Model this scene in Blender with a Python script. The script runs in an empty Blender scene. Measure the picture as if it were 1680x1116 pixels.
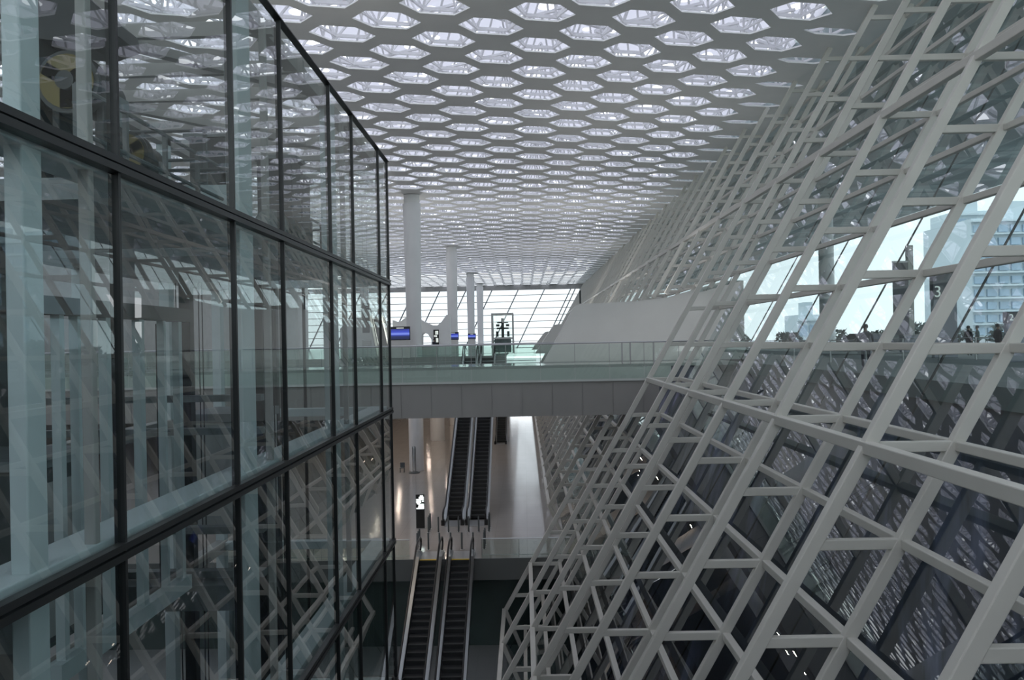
import bpy, bmesh, math, random
from mathutils import Vector, Matrix
random.seed(7)
S = bpy.context.scene
COL = S.collection
K = 1.25            # everything below is laid out in drawing units of 1.25 m; scaled to metres at the end

# ------------------------------------------------------------------ materials
def mat(name, col, rough=.5, metal=0., spec=.5, emit=None, estr=0., noise=0., nscale=4., bump=0.):
    m = bpy.data.materials.new(name); m.use_nodes = True
    nt = m.node_tree; b = nt.nodes['Principled BSDF']
    b.inputs['Base Color'].default_value = (*col, 1)
    b.inputs['Roughness'].default_value = rough
    b.inputs['Metallic'].default_value = metal
    b.inputs['Specular IOR Level'].default_value = spec
    if emit:
        b.inputs['Emission Color'].default_value = (*emit, 1); b.inputs['Emission Strength'].default_value = estr
    if noise or bump:
        tc = nt.nodes.new('ShaderNodeTexCoord'); n = nt.nodes.new('ShaderNodeTexNoise')
        n.inputs['Scale'].default_value = nscale; n.inputs['Detail'].default_value = 4
        nt.links.new(tc.outputs['Object'], n.inputs['Vector'])
        if noise:
            r = nt.nodes.new('ShaderNodeValToRGB')
            r.color_ramp.elements[0].position = .3; r.color_ramp.elements[1].position = .7
            r.color_ramp.elements[0].color = (*[c*(1-noise) for c in col], 1)
            r.color_ramp.elements[1].color = (*[min(1, c*(1+noise)) for c in col], 1)
            nt.links.new(n.outputs['Fac'], r.inputs['Fac']); nt.links.new(r.outputs['Color'], b.inputs['Base Color'])
        if bump:
            bp = nt.nodes.new('ShaderNodeBump'); bp.inputs['Strength'].default_value = bump; bp.inputs['Distance'].default_value = .05
            nt.links.new(n.outputs['Fac'], bp.inputs['Height']); nt.links.new(bp.outputs['Normal'], b.inputs['Normal'])
    return m

def glass(name, tint, ior=1.5, gain=1.0, refl=(1, 1, 1), rough=0., wob=0.):
    m = bpy.data.materials.new(name); m.use_nodes = True; nt = m.node_tree; nt.nodes.clear()
    o = nt.nodes.new('ShaderNodeOutputMaterial'); mx = nt.nodes.new('ShaderNodeMixShader')
    t = nt.nodes.new('ShaderNodeBsdfTransparent'); g = nt.nodes.new('ShaderNodeBsdfGlossy'); f = nt.nodes.new('ShaderNodeLayerWeight'); f.inputs['Blend'].default_value = .5
    t.inputs['Color'].default_value = (*tint, 1); g.inputs['Color'].default_value = (*refl, 1); g.inputs['Roughness'].default_value = rough
    f0 = ((ior-1)/(ior+1))**2*1.9      # both faces of the pane (Schlick)
    pw = nt.nodes.new('ShaderNodeMath'); pw.operation = 'POWER'; pw.inputs[1].default_value = 4.2
    nt.links.new(f.outputs['Facing'], pw.inputs[0])
    mul = nt.nodes.new('ShaderNodeMath'); mul.operation = 'MULTIPLY_ADD'; mul.use_clamp = True
    mul.inputs[1].default_value = (1-f0)*gain; mul.inputs[2].default_value = f0*gain
    nt.links.new(pw.outputs[0], mul.inputs[0]); nt.links.new(mul.outputs[0], mx.inputs[0])
    nt.links.new(t.outputs[0], mx.inputs[1]); nt.links.new(g.outputs[0], mx.inputs[2]); nt.links.new(mx.outputs[0], o.inputs[0])
    if wob:
        tc = nt.nodes.new('ShaderNodeTexCoord'); n = nt.nodes.new('ShaderNodeTexNoise'); bp = nt.nodes.new('ShaderNodeBump')
        n.inputs['Scale'].default_value = .35; n.inputs['Detail'].default_value = 1
        bp.inputs['Strength'].default_value = wob; bp.inputs['Distance'].default_value = .05
        nt.links.new(tc.outputs['Object'], n.inputs['Vector']); nt.links.new(n.outputs['Fac'], bp.inputs['Height'])
        nt.links.new(bp.outputs['Normal'], g.inputs['Normal'])
    return m

M = {}
M['lattice'] = mat('lattice_white_paint', (.64, .62, .57), .45, noise=.04, nscale=.8)
M['ceiling'] = mat('ceiling_white_panel', (.84, .84, .82), .55, noise=.03, nscale=.5)
M['truss'] = mat('truss_white', (.8, .8, .82), .5)
M['column'] = mat('column_white', (.86, .86, .855), .5, noise=.03, nscale=.5)
M['wallwhite'] = mat('wall_white', (.7, .69, .67), .6, noise=.03, nscale=.4)
M['wedge'] = mat('cladding_white', (.70, .69, .66), .55, noise=.03, nscale=.6)
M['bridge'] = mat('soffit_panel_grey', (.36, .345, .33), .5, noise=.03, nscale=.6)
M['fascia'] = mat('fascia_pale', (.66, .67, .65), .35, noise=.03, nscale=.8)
M['seam'] = mat('seam_grey', (.27, .265, .26), .6)
M['black'] = mat('black_metal', (.012, .013, .014), .35, spec=.5)
M['mullion'] = mat('dark_mullion', (.018, .02, .021), .35)
M['post'] = mat('pale_post_paint', (.55, .64, .66), .4, noise=.05, nscale=1.2)
M['steel'] = mat('brushed_steel', (.55, .56, .57), .28, metal=1.)
M['steelsat'] = mat('satin_steel', (.42, .42, .42), .4, metal=.8)
M['step'] = mat('escalator_step', (.035, .036, .038), .45, noise=.15, nscale=20)
M['stepedge'] = mat('escalator_step_edge', (.09, .09, .09), .4, metal=.3)
M['rubber'] = mat('black_rubber', (.015, .015, .016), .4)
M['yellow'] = mat('yellow_line', (.75, .5, .04), .5)
M['yellowpaint'] = mat('sheave_yellow', (.17, .13, .02), .45, noise=.1, nscale=6)
M['machine'] = mat('machine_dark', (.035, .042, .045), .45, noise=.2, nscale=6)
M['machinegrey'] = mat('machine_grey', (.2, .23, .24), .45, noise=.15, nscale=5)
M['railpaint'] = mat('guard_rail_paint', (.10, .115, .12), .45)
M['core'] = mat('core_wall_dark', (.085, .10, .10), .5, noise=.2, nscale=.6)
M['coregrey'] = mat('car_panel_grey', (.42, .44, .44), .35, noise=.1, nscale=.8)
M['concrete'] = mat('concrete_grey', (.38, .38, .37), .7, noise=.1, nscale=.8)
M['darkglass'] = mat('smoked_wall_panel', (.07, .10, .095), .15, noise=.15, nscale=.3)
M['asphalt'] = mat('outside_paving', (.33, .34, .34), .7, noise=.1, nscale=.6)
M['totem'] = mat('totem_dark', (.05, .055, .075), .3)
M['totembody'] = mat('totem_body_grey', (.30, .31, .36), .4, noise=.1, nscale=2)
M['signwhite'] = mat('sign_white', (.9, .92, .88), .5, emit=(.9, .95, .85), estr=.5)
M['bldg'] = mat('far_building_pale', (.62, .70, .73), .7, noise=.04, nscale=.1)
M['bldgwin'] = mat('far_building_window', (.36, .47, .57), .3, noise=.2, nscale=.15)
M['leaf'] = mat('hedge_leaf', (.10, .14, .13), .7, noise=.4, nscale=3)
M['light'] = mat('lit_strip', (.9, .85, .75), .5, emit=(1, .93, .82), estr=3.)
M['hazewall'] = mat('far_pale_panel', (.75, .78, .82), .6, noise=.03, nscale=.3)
M['farmet'] = mat('far_window_metal', (.14, .16, .18), .5)
M['wood'] = mat('bronze_panel', (.38, .31, .25), .5, noise=.1, nscale=1)
M['g_box'] = glass('lift_tower_glass', (.84, .90, .89), 1.52, 1.12, wob=.06)
M['g_wall'] = glass('slanted_wall_glass', (.50, .60, .61), 1.52, 1.0, wob=.05)
M['g_bal'] = glass('balustrade_glass', (.84, .92, .885), 1.5, 1.0)
M['g_esc'] = glass('escalator_glass', (.82, .88, .87), 1.45, .8)
M['g_clear'] = glass('clear_window_glass', (.94, .97, .97), 1.4, .7)
M['g_far'] = glass('far_window_glass', (.60, .635, .65), 1.4, .7)

def floor_mat(name, col, rough, tile, joint):
    m = mat(name, col, rough); nt = m.node_tree; b = nt.nodes['Principled BSDF']
    tc = nt.nodes.new('ShaderNodeTexCoord'); br = nt.nodes.new('ShaderNodeTexBrick'); n = nt.nodes.new('ShaderNodeTexNoise')
    br.offset = 0; br.inputs['Scale'].default_value = 1; br.inputs['Mortar Size'].default_value = .012
    br.inputs['Brick Width'].default_value = tile; br.inputs['Row Height'].default_value = tile
    br.inputs['Color1'].default_value = (*col, 1); br.inputs['Color2'].default_value = (*[c*.96 for c in col], 1); br.inputs['Mortar'].default_value = (*[c*joint for c in col], 1)
    nt.links.new(tc.outputs['Object'], br.inputs['Vector']); nt.links.new(br.outputs['Color'], b.inputs['Base Color'])
    n.inputs['Scale'].default_value = .45; n.inputs['Detail'].default_value = 2
    nt.links.new(tc.outputs['Object'], n.inputs['Vector'])
    bp = nt.nodes.new('ShaderNodeBump'); bp.inputs['Strength'].default_value = .12; bp.inputs['Distance'].default_value = .05
    nt.links.new(n.outputs['Fac'], bp.inputs['Height']); nt.links.new(bp.outputs['Normal'], b.inputs['Normal'])
    b.inputs['Specular IOR Level'].default_value = .5
    return m
M['floor'] = floor_mat('polished_stone_floor', (.46, .435, .415), .11, 1.0, .85)
M['floorlow'] = floor_mat('pale_lower_floor', (.42, .43, .43), .3, 1.0, .85)
M['deck'] = floor_mat('deck_stone_floor', (.5, .5, .49), .06, 1.0, .88)

def skin_mat():        # upper roof membrane: translucent white with clear skylight patches
    m = bpy.data.materials.new('roof_membrane'); m.use_nodes = True; nt = m.node_tree; nt.nodes.clear()
    o = nt.nodes.new('ShaderNodeOutputMaterial'); mx = nt.nodes.new('ShaderNodeMixShader')
    tl = nt.nodes.new('ShaderNodeBsdfTranslucent'); tl.inputs['Color'].default_value = (.42, .42, .46, 1)
    df = nt.nodes.new('ShaderNodeBsdfDiffuse'); df.inputs['Color'].default_value = (.8, .8, .85, 1)
    m2 = nt.nodes.new('ShaderNodeMixShader'); m2.inputs[0].default_value = .35
    tr = nt.nodes.new('ShaderNodeBsdfTransparent')
    tc = nt.nodes.new('ShaderNodeTexCoord'); v = nt.nodes.new('ShaderNodeTexVoronoi'); v.inputs['Scale'].default_value = .62
    th = nt.nodes.new('ShaderNodeMath'); th.operation = 'LESS_THAN'; th.inputs[1].default_value = .30
    nt.links.new(tc.outputs['Object'], v.inputs['Vector']); nt.links.new(v.outputs['Distance'], th.inputs[0])
    nt.links.new(tl.outputs[0], m2.inputs[1]); nt.links.new(df.outputs[0], m2.inputs[2])
    nt.links.new(m2.outputs[0], mx.inputs[1]); nt.links.new(tr.outputs[0], mx.inputs[2]); nt.links.new(th.outputs[0], mx.inputs[0])
    nt.links.new(mx.outputs[0], o.inputs[0]); return m
M['skin'] = skin_mat()

def streak_mat(name, dark, light, scale, rough, w=(.5, .62), rot=0, bump=.5):     # pale streaks mixed into a dark base; on the film they paint reflections
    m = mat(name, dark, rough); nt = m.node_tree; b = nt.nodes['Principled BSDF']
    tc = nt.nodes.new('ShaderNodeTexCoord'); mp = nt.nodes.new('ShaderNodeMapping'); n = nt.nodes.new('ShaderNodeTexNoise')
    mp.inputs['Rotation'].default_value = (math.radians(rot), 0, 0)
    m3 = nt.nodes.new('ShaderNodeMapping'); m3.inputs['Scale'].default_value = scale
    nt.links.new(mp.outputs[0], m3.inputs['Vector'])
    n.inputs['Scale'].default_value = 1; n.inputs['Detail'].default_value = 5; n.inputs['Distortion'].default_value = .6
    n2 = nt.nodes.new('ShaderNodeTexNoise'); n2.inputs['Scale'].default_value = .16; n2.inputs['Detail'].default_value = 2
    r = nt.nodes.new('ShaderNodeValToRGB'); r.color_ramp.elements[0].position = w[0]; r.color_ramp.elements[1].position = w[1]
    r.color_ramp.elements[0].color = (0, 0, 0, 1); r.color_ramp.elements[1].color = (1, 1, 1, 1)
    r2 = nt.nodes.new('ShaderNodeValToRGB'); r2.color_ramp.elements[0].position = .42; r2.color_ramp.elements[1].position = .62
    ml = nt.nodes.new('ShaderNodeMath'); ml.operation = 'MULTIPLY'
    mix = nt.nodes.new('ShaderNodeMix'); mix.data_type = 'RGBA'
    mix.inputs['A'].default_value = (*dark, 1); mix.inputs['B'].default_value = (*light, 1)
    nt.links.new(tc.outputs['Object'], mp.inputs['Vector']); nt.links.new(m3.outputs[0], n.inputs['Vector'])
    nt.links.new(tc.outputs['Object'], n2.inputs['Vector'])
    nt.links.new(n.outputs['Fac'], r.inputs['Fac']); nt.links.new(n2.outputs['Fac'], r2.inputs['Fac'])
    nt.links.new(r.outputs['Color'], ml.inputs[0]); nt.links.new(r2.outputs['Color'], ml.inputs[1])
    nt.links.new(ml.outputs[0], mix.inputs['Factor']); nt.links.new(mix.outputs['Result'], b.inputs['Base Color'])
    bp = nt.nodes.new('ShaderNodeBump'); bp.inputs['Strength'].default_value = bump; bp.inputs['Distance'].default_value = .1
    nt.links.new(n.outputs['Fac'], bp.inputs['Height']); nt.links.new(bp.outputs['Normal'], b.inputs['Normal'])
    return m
M['film'] = streak_mat('crumpled_purple_film', (.045, .043, .075), (.52, .47, .74), (.4, .16, 1.3), .35, (.46, .72), -48, .2)  # lavender streaks put the sheen of plastic sheeting into the colour
M['canopy'] = streak_mat('canopy_soffit', (.16, .21, .21), (.46, .56, .56), (.12, .7, .2), .5, (.40, .6), 0, .4)

def screen_mat():
    m = bpy.data.materials.new('blue_screen'); m.use_nodes = True; nt = m.node_tree; b = nt.nodes['Principled BSDF']
    tc = nt.nodes.new('ShaderNodeTexCoord'); sp = nt.nodes.new('ShaderNodeSeparateXYZ'); r = nt.nodes.new('ShaderNodeValToRGB')
    e = r.color_ramp.elements; e[0].position = 0; e[0].color = (.01, .015, .06, 1); e[1].position = 1; e[1].color = (.02, .03, .25, 1)
    for p, c in ((.3, (.02, .03, .12, 1)), (.42, (.05, .08, .5, 1)), (.52, (.25, .35, .95, 1)), (.7, (.05, .08, .6, 1))):
        k = e.new(p); k.color = c
    nt.links.new(tc.outputs['Generated'], sp.inputs[0]); nt.links.new(sp.outputs['Z'], r.inputs['Fac'])
    nt.links.new(r.outputs['Color'], b.inputs['Emission Color']); b.inputs['Emission Strength'].default_value = .9
    b.inputs['Base Color'].default_value = (.01, .01, .02, 1); b.inputs['Roughness'].default_value = .2
    return m
M['screen'] = screen_mat()

# ------------------------------------------------------------------ mesh helpers
class MB:
    def __init__(s): s.v = []; s.f = []; s.mi = []; s.m = 0
    def add(s, vs, fs):
        o = len(s.v); s.v += [tuple(v) for v in vs]; s.f += [tuple(i+o for i in f) for f in fs]; s.mi += [s.m]*len(fs); return s
    def box(s, a, b):
        x0, y0, z0 = [min(p, q) for p, q in zip(a, b)]; x1, y1, z1 = [max(p, q) for p, q in zip(a, b)]
        return s.add([(x0,y0,z0),(x1,y0,z0),(x1,y1,z0),(x0,y1,z0),(x0,y0,z1),(x1,y0,z1),(x1,y1,z1),(x0,y1,z1)],
                     [(0,3,2,1),(4,5,6,7),(0,1,5,4),(1,2,6,5),(2,3,7,6),(3,0,4,7)])
    def bar(s, p, q, w, h=None, up=(0, 1, 0)):      # rectangular bar; w measured along `up`-ish side, h the other way
        h = w if h is None else h
        p, q = Vector(p), Vector(q); d = (q-p).normalized(); u = Vector(up); u = u-d*u.dot(d)
        if u.length < 1e-4: u = Vector((1, 0, 0)); u = u-d*u.dot(d)
        u.normalize(); r = d.cross(u)
        vs = [c+u*(a*w/2)+r*(b*h/2) for c in (p, q) for a, b in ((-1,-1),(1,-1),(1,1),(-1,1))]
        return s.add(vs, [(3,2,1,0),(4,5,6,7),(0,1,5,4),(1,2,6,5),(2,3,7,6),(3,0,4,7)])
    def tube(s, pts, r, n=8, cap=True):
        pts = [Vector(p) for p in pts]; rings = []
        for i, p in enumerate(pts):
            d = (pts[min(i+1, len(pts)-1)]-pts[max(i-1, 0)]).normalized()
            u = d.orthogonal().normalized() if i == 0 else (u-d*u.dot(d)).normalized()
            w = d.cross(u); rings.append([p+(u*math.cos(t)+w*math.sin(t))*r for t in [2*math.pi*k/n for k in range(n)]])
        vs = [v for R in rings for v in R]; fs = []
        for i in range(len(pts)-1):
            for k in range(n): a = i*n+k; b = i*n+(k+1) % n; fs.append((a, b, b+n, a+n))
        if cap: fs += [tuple(range(n))[::-1], tuple((len(pts)-1)*n+k for k in range(n))]
        return s.add(vs, fs)
    def lathe(s, c, prof, n=24, axis='z'):
        vs = []; fs = []
        for r, h in prof:
            for k in range(n):
                t = 2*math.pi*k/n; a, b = r*math.cos(t), r*math.sin(t)
                vs.append((c[0]+a, c[1]+b, c[2]+h) if axis == 'z' else (c[0]+a, c[1]+h, c[2]+b) if axis == 'y' else (c[0]+h, c[1]+a, c[2]+b))
        for i in range(len(prof)-1):
            for k in range(n): a = i*n+k; b = i*n+(k+1) % n; fs.append((a, b, b+n, a+n))
        fs += [tuple(range(n))[::-1], tuple((len(prof)-1)*n+k for k in range(n))]
        return s.add(vs, fs)
    def prism(s, poly, y0, y1, axis='y'):            # polygon in xz extruded along y (or in yz along x)
        n = len(poly)
        if axis == 'y': vs = [(a, y0, b) for a, b in poly]+[(a, y1, b) for a, b in poly]
        elif axis == 'x': vs = [(y0, a, b) for a, b in poly]+[(y1, a, b) for a, b in poly]
        else: vs = [(a, b, y0) for a, b in poly]+[(a, b, y1) for a, b in poly]
        return s.add(vs, [tuple(range(n)), tuple(range(2*n-1, n-1, -1))]+[(i, i+n, (i+1) % n+n, (i+1) % n) for i in range(n)])
    def build(s, name, mats, parent=None, fix=True, smooth=False):
        me = bpy.data.meshes.new(name); me.from_pydata(s.v, [], s.f)
        for m in (mats if isinstance(mats, list) else [mats]): me.materials.append(m)
        for p, i in zip(me.polygons, s.mi): p.material_index = i
        if fix:
            b = bmesh.new(); b.from_mesh(me); bmesh.ops.recalc_face_normals(b, faces=b.faces); b.to_mesh(me); b.free()
        if smooth:
            for p in me.polygons: p.use_smooth = True
            try: me.set_sharp_from_angle(angle=math.radians(40))
            except Exception: pass
        me.update()
        o = bpy.data.objects.new(name, me); COL.objects.link(o)
        if parent: o.parent = parent
        return o

def tag(o, label=None, cat=None, group=None, kind=None):
    if label: o['label'] = label
    if cat: o['category'] = cat
    if group: o['group'] = group
    if kind: o['kind'] = kind
    return o
def empty(name, loc, label, cat, group=None, rz=0):
    o = bpy.data.objects.new(name, None); COL.objects.link(o); o.location = loc; o.rotation_euler = (0, 0, rz); o.empty_display_size = .2
    return tag(o, label, cat, group)
def struct(o): o['kind'] = 'structure'; return o
def copy_tree(o, parent=None):
    c = o.copy(); COL.objects.link(c)
    if parent: c.parent = parent
    for ch in [x for x in o.children]: copy_tree(ch, c)
    return c
def bevel(o, w=.015, seg=2):
    m = o.modifiers.new('bevel', 'BEVEL'); m.width = w*K; m.segments = seg; m.limit_method = 'ANGLE'; return o

ORD = ['first', 'second', 'third', 'fourth', 'fifth', 'sixth', 'seventh', 'eighth', 'ninth', 'tenth', 'eleventh', 'twelfth', 'thirteenth', 'fourteenth']

# ------------------------------------------------------------------ key levels
ZC, ZD, ZM, ZL = 11.3, -1.07, -9.7, -14.7         # ceiling, departures deck, middle floor, lower floor
YB, YF = -8.0, 155.0                              # back and far end of the hall
XL = -44.0
X0, Z0, YK0, BS, SP, H = 4.863, -1.624, 11.1145, .5727, 3.86, 1.388
W = 1.28                                          # depth of a ladder frame
fx = lambda z: X0+BS*(z-Z0)                       # front chord x at height z
KS = list(range(-3, 38))
yk = lambda k: YK0+SP*k

# ------------------------------------------------------------------ the setting
COLS = [(-8.32, 58.4), (-8.3, 90.4), (-8.55, 126.), (-8.3, 149.), (-26, 58.4), (-26, 90.4), (-26, 126.)]
def ceiling():
    b = MB(); t = MB()
    px, py, sh = 1.81, 2.95, .215; bx, by = .87, 29.4
    T, E, HH = 1.24, .57, py/2
    ti, ei, hi = 1.17, .58, .70; dp = .07
    for i in range(-25, 8):
        for j in range(-14, 45):
            cx = bx+i*px; cy = by+j*py+(py/2 if i % 2 else 0)
            Y = cy+sh*(cx-bx)
            if Y < YB-2 or Y > YF+1.4: continue
            pt = lambda x, y, z: (cx+x, cy+y+sh*(cx+x-bx), z)
            out = [(T,0),(E,HH),(-E,HH),(-T,0),(-E,-HH),(E,-HH)]
            solid = cx > 12.4 or any((cx-a)**2+(Y-c)**2 < 2.2 for a, c in COLS)
            if solid:
                b.add([pt(x, y, ZC) for x, y in out], [(0,1,2,3,4,5)]); continue
            fade = min(1, max(.42, (13.2-cx)/3.4))
            inn = [(ti,0),(ei,hi),(-ei,hi),(-ti,0),(-ei,-hi),(ei,-hi)]
            inn = [(x, y*fade) for x, y in inn]
            vs = [pt(x, y, ZC) for x, y in out]+[pt(x, y, ZC) for x, y in inn]+[pt(x*1.02, y*1.04, ZC+dp) for x, y in inn]
            fs = [(k, (k+1) % 6, 6+(k+1) % 6, 6+k) for k in range(6)]+[(6+k, 6+(k+1) % 6, 12+(k+1) % 6, 12+k) for k in range(6)]
            b.add(vs, fs)
            if Y < 110 and cx > -34:      # space frame above each cell
                apex = pt(.2, .1, ZC+2.45)
                r = .075 if Y < 50 else .09
                cs = [pt(T, 0, ZC+.5), pt(E, HH, ZC+.5), pt(-E, HH, ZC+.5), pt(-T, 0, ZC+.5)]
                for c in cs: t.bar(apex, c, r)
                for k in range(3): t.bar(cs[k], cs[k+1], .11 if k == 1 else .08)
                if (i+j) % 2: t.bar(pt(-T, -HH*.5, ZC+1.6), pt(T, HH*.4, ZC+1.6), .14)
                else: t.bar(pt(-T, HH*.3, ZC+1.0), pt(E, -HH*.6, ZC+1.0), .1)
    struct(b.build('ceiling', M['ceiling'], fix=False))
    struct(t.build('trim_1', M['truss'], fix=False))
    struct(MB().add([(XL-2, YB-3, ZC+2.7), (14, YB-3, ZC+2.7), (14, YF+2, ZC+2.7), (XL-2, YF+2, ZC+2.7)], [(0,1,2,3)]).build('roof', M['skin'], fix=False))
    # overhanging canopy outside the slanted glass
    struct(MB().prism([(13.3, ZC+.02), (37.0, ZC+.02), (37.6, ZC+.5), (37.6, ZC+.9), (14.2, ZC+2.9), (13.3, ZC+2.9)], YB-6, YF+25).build('roof_canopy', M['canopy']))
ceiling()

def box_struct(name, a, b, m): return struct(MB().box(a, b).build(name, m))
box_struct('floor', (XL, 34.4, ZM-.95), (6.0, YF+1, ZM), M['floor'])
box_struct('trim_2', (XL, 34.33, ZM-.96), (1.9, 34.399, ZM-.0), mat('slab_edge_grey', (.13, .135, .13), .5))
box_struct('floor_lower', (XL, YB, ZL-.3), (9.0, 37.2, ZL), M['floorlow'])
box_struct('wall_lower', (XL, 37.2, ZL), (8.0, 37.6, ZM-.95), M['darkglass'])
box_struct('wall_left', (XL-.4, YB, ZL), (XL, YF, ZC), M['concrete'])
box_struct('wall_back', (XL, YB-.4, ZL), (14, YB, 3.6), M['concrete'])
struct(MB().add([(XL, YB, 3.6), (14, YB, 3.6), (14, YB, ZC), (XL, YB, ZC)], [(0,1,2,3)]).build('window_back', M['g_clear'], fix=False))  # unseen glazing behind the camera, added and sized to let fill light in
box_struct('floor_deck', (XL, 57.6, ZD-1.3), (-1.3, YF, ZD), M['deck'])
box_struct('wall_core', (-13.2, YB, ZL), (-12.6, 15.5, -1.2), M['core'])
# landing floor in front of the upper escalators
# lower edge of the building end wall below deck on the far side
box_struct('wall_far', (XL, YF+.2, ZM), (-3.0, YF+.6, ZD), M['hazewall'])

# outside
box_struct('ground_road', (9.2, 4.0, ZD-.45), (70, 210, ZD), M['asphalt'])
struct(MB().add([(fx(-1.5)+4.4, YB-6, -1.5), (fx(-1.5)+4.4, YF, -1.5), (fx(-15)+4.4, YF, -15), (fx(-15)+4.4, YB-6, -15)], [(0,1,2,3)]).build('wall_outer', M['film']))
box_struct('ground', (-400, -60, ZL-1.2), (500, 700, ZL-.9), M['asphalt'])

# ------------------------------------------------------------------ far slanted window wall
def far_wall():
    root = bpy.data.objects.new('window_far', None); COL.objects.link(root); root.location = (0, YF, 0); root['kind'] = 'structure'
    b = MB(); lean = .47
    for i in range(-7, 5):
        xb = -6.5+i*5.3
        for d in ((0,) if i < 2 else (0, .9)):
            b.bar((xb+d-lean*1.5, 0, ZD-1.5), (xb+d+lean*(ZC+2.3), 0, ZC+.6), .3, .2)
    b.build('mullion', M['farmet'], root)
    c = MB()
    for j in range(10): c.bar((XL, .2, ZD-.3+j*1.33), (13.5, .2, ZD-.3+j*1.33), .16, .12)
    c.build('transom', M['farmet'], root)
    g = MB().add([(XL, .3, ZD-2), (13.5, .3, ZD-2), (13.5, .3, ZC), (XL, .3, ZC)], [(0,1,2,3)]).build('pane', M['g_far'], root)
    MB().box((XL, -.2, ZC-1.0), (13.5, .2, ZC)).build('head_beam', M['concrete'], root)
far_wall()

# ------------------------------------------------------------------ slanted lattice wall on the right
def foot(k):          # (kink height, floor height)
    return (-8.2, ZM) if k >= 7 else (-12.0, ZL)
def segs(k):          # height spans where the frame exists (opening for the footbridge portal)
    zk, zf = foot(k)
    if 6 <= k <= 8: return [(zk, -3.4), (2.2, ZC)]
    return [(zk, ZC)]
NS = range(-8, 10)
zn = lambda n: Z0+n*H
def ladder(k):
    y = yk(k); near = -2 <= k <= 13
    if k < 0: lab = 'huge slanted white ladder frame nearest the camera at the bottom right corner' if k == -1 else 'slanted white ladder frame beside and behind the camera position'
    elif k <= 5: lab = 'slanted white ladder frame, %s complete one beyond the nearest at the right edge' % ORD[k]
    elif k <= 8: lab = 'white ladder frame interrupted by the footbridge, %s behind its front edge' % ORD[k-6]
    elif k <= 13: lab = 'slanted white ladder frame in the distance, %s beyond the footbridge' % ORD[k-9]
    else: lab = 'small distant ladder frame in the dense far end of the lattice wall'
    root = empty('ladder_frame', (0, y, 0), lab, 'frame', 'ladder frames of the slanted lattice wall') if near else None
    wf = .19
    f = MB(); r = MB()
    zk, zf = foot(k)
    fs_, rs_ = [], []
    for a, b in segs(k):
        fs_.append(MB().bar((fx(a)+.04, 0, a), (fx(b)+.04, 0, b), .15, wf)); rs_.append(MB().bar((fx(a)+W, 0, a), (fx(b)+W, 0, b), .14, .18))
    fl = MB().bar((fx(zk)+.01, 0, zk+.05), (fx(zk)+.42*(zk-zf), 0, zf), .145, .17)
    rl = MB().bar((fx(zk)+W, 0, zk), (fx(zk)+W+.3*(zk-zf), 0, zf), .135, .17)
    R = []
    for n in NS:
        z = zn(n)
        if not any(a-.3 <= z <= b for a, b in segs(k)): continue
        R.append(z)
    if near:
        for q in fs_: bevel(q.build('front_chord', M['lattice'], root))
        for q in rs_: bevel(q.build('rear_chord', M['lattice'], root))
        bevel(fl.build('front_foot', M['lattice'], root)); bevel(rl.build('rear_foot', M['lattice'], root))
        for z in R: bevel(MB().bar((fx(z), 0, z), (fx(z)+W, 0, z), .115, .155).build('rung', M['lattice'], root))
    else:
        for q in fs_+[fl]: f.add(q.v, q.f)
        for q in rs_+[rl]: r.add(q.v, q.f)
        for z in R: f.bar((fx(z), 0, z), (fx(z)+W, 0, z), .115, .155)
        f.add(r.v, r.f)
        o = f.build('ladder_frame', M['lattice']); o.location = (0, y, 0)
        tag(o, lab, 'frame', 'ladder frames of the slanted lattice wall')
for k in KS: ladder(k)

def level_word(n):
    return 'level with the footbridge' if n == 0 else '%s rung above the footbridge' % ORD[n-1] if n > 0 else '%s rung below the footbridge' % ORD[-n-1]
def ytrans(name, x, z, k0, k1, w, h, lab, cat='beam', group=None):
    b = MB().bar((x, yk(k0), z), (x, yk(k1), z), w, h, up=(1, 0, 0)); o = bevel(b.build(name, M['lattice'])); return tag(o, lab, cat, group)
ytrans('front_transom', fx(zn(0))+.03, zn(0), -3, 5, .17, .18, 'thick white beam along the front of the lattice at footbridge level')
ytrans('front_transom', fx(zn(5))+.03, zn(5), -3, 37, .17, .18, 'long white beam along the front of the lattice high above the footbridge')
ytrans('front_transom', fx(zn(-6))+.02, zn(-6), -3, 6, .17, .18, 'white beam along the front of the lattice low near the lower floor')
ytrans('front_transom', fx(-12)-.02, -12.0, -3, 6, .17, .17, 'lowest white beam where the lattice folds back to the floor')
ytrans('front_transom', fx(-8.2), -8.2, 7, 37, .17, .17, 'white edge beam where the far lattice folds back to the middle floor')
for n in NS:
    z = zn(n)
    lab = 'thin white rail along the rear of the lattice, '+level_word(n)
    if n >= 3: ytrans('rear_transom', fx(z)+W+.05, z, -3, 37, .13, .13, lab, group='rear rails of the lattice wall')
    elif n < -1: ytrans('rear_transom', fx(z)+W+.05, z, -3, 37 if n > -6 else 6, .15, .15, lab, group='rear rails of the lattice wall')
    else: ytrans('rear_transom', fx(z)+W+.05, z, -3, 5, .14, .14, lab, group='rear rails of the lattice wall')

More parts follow.
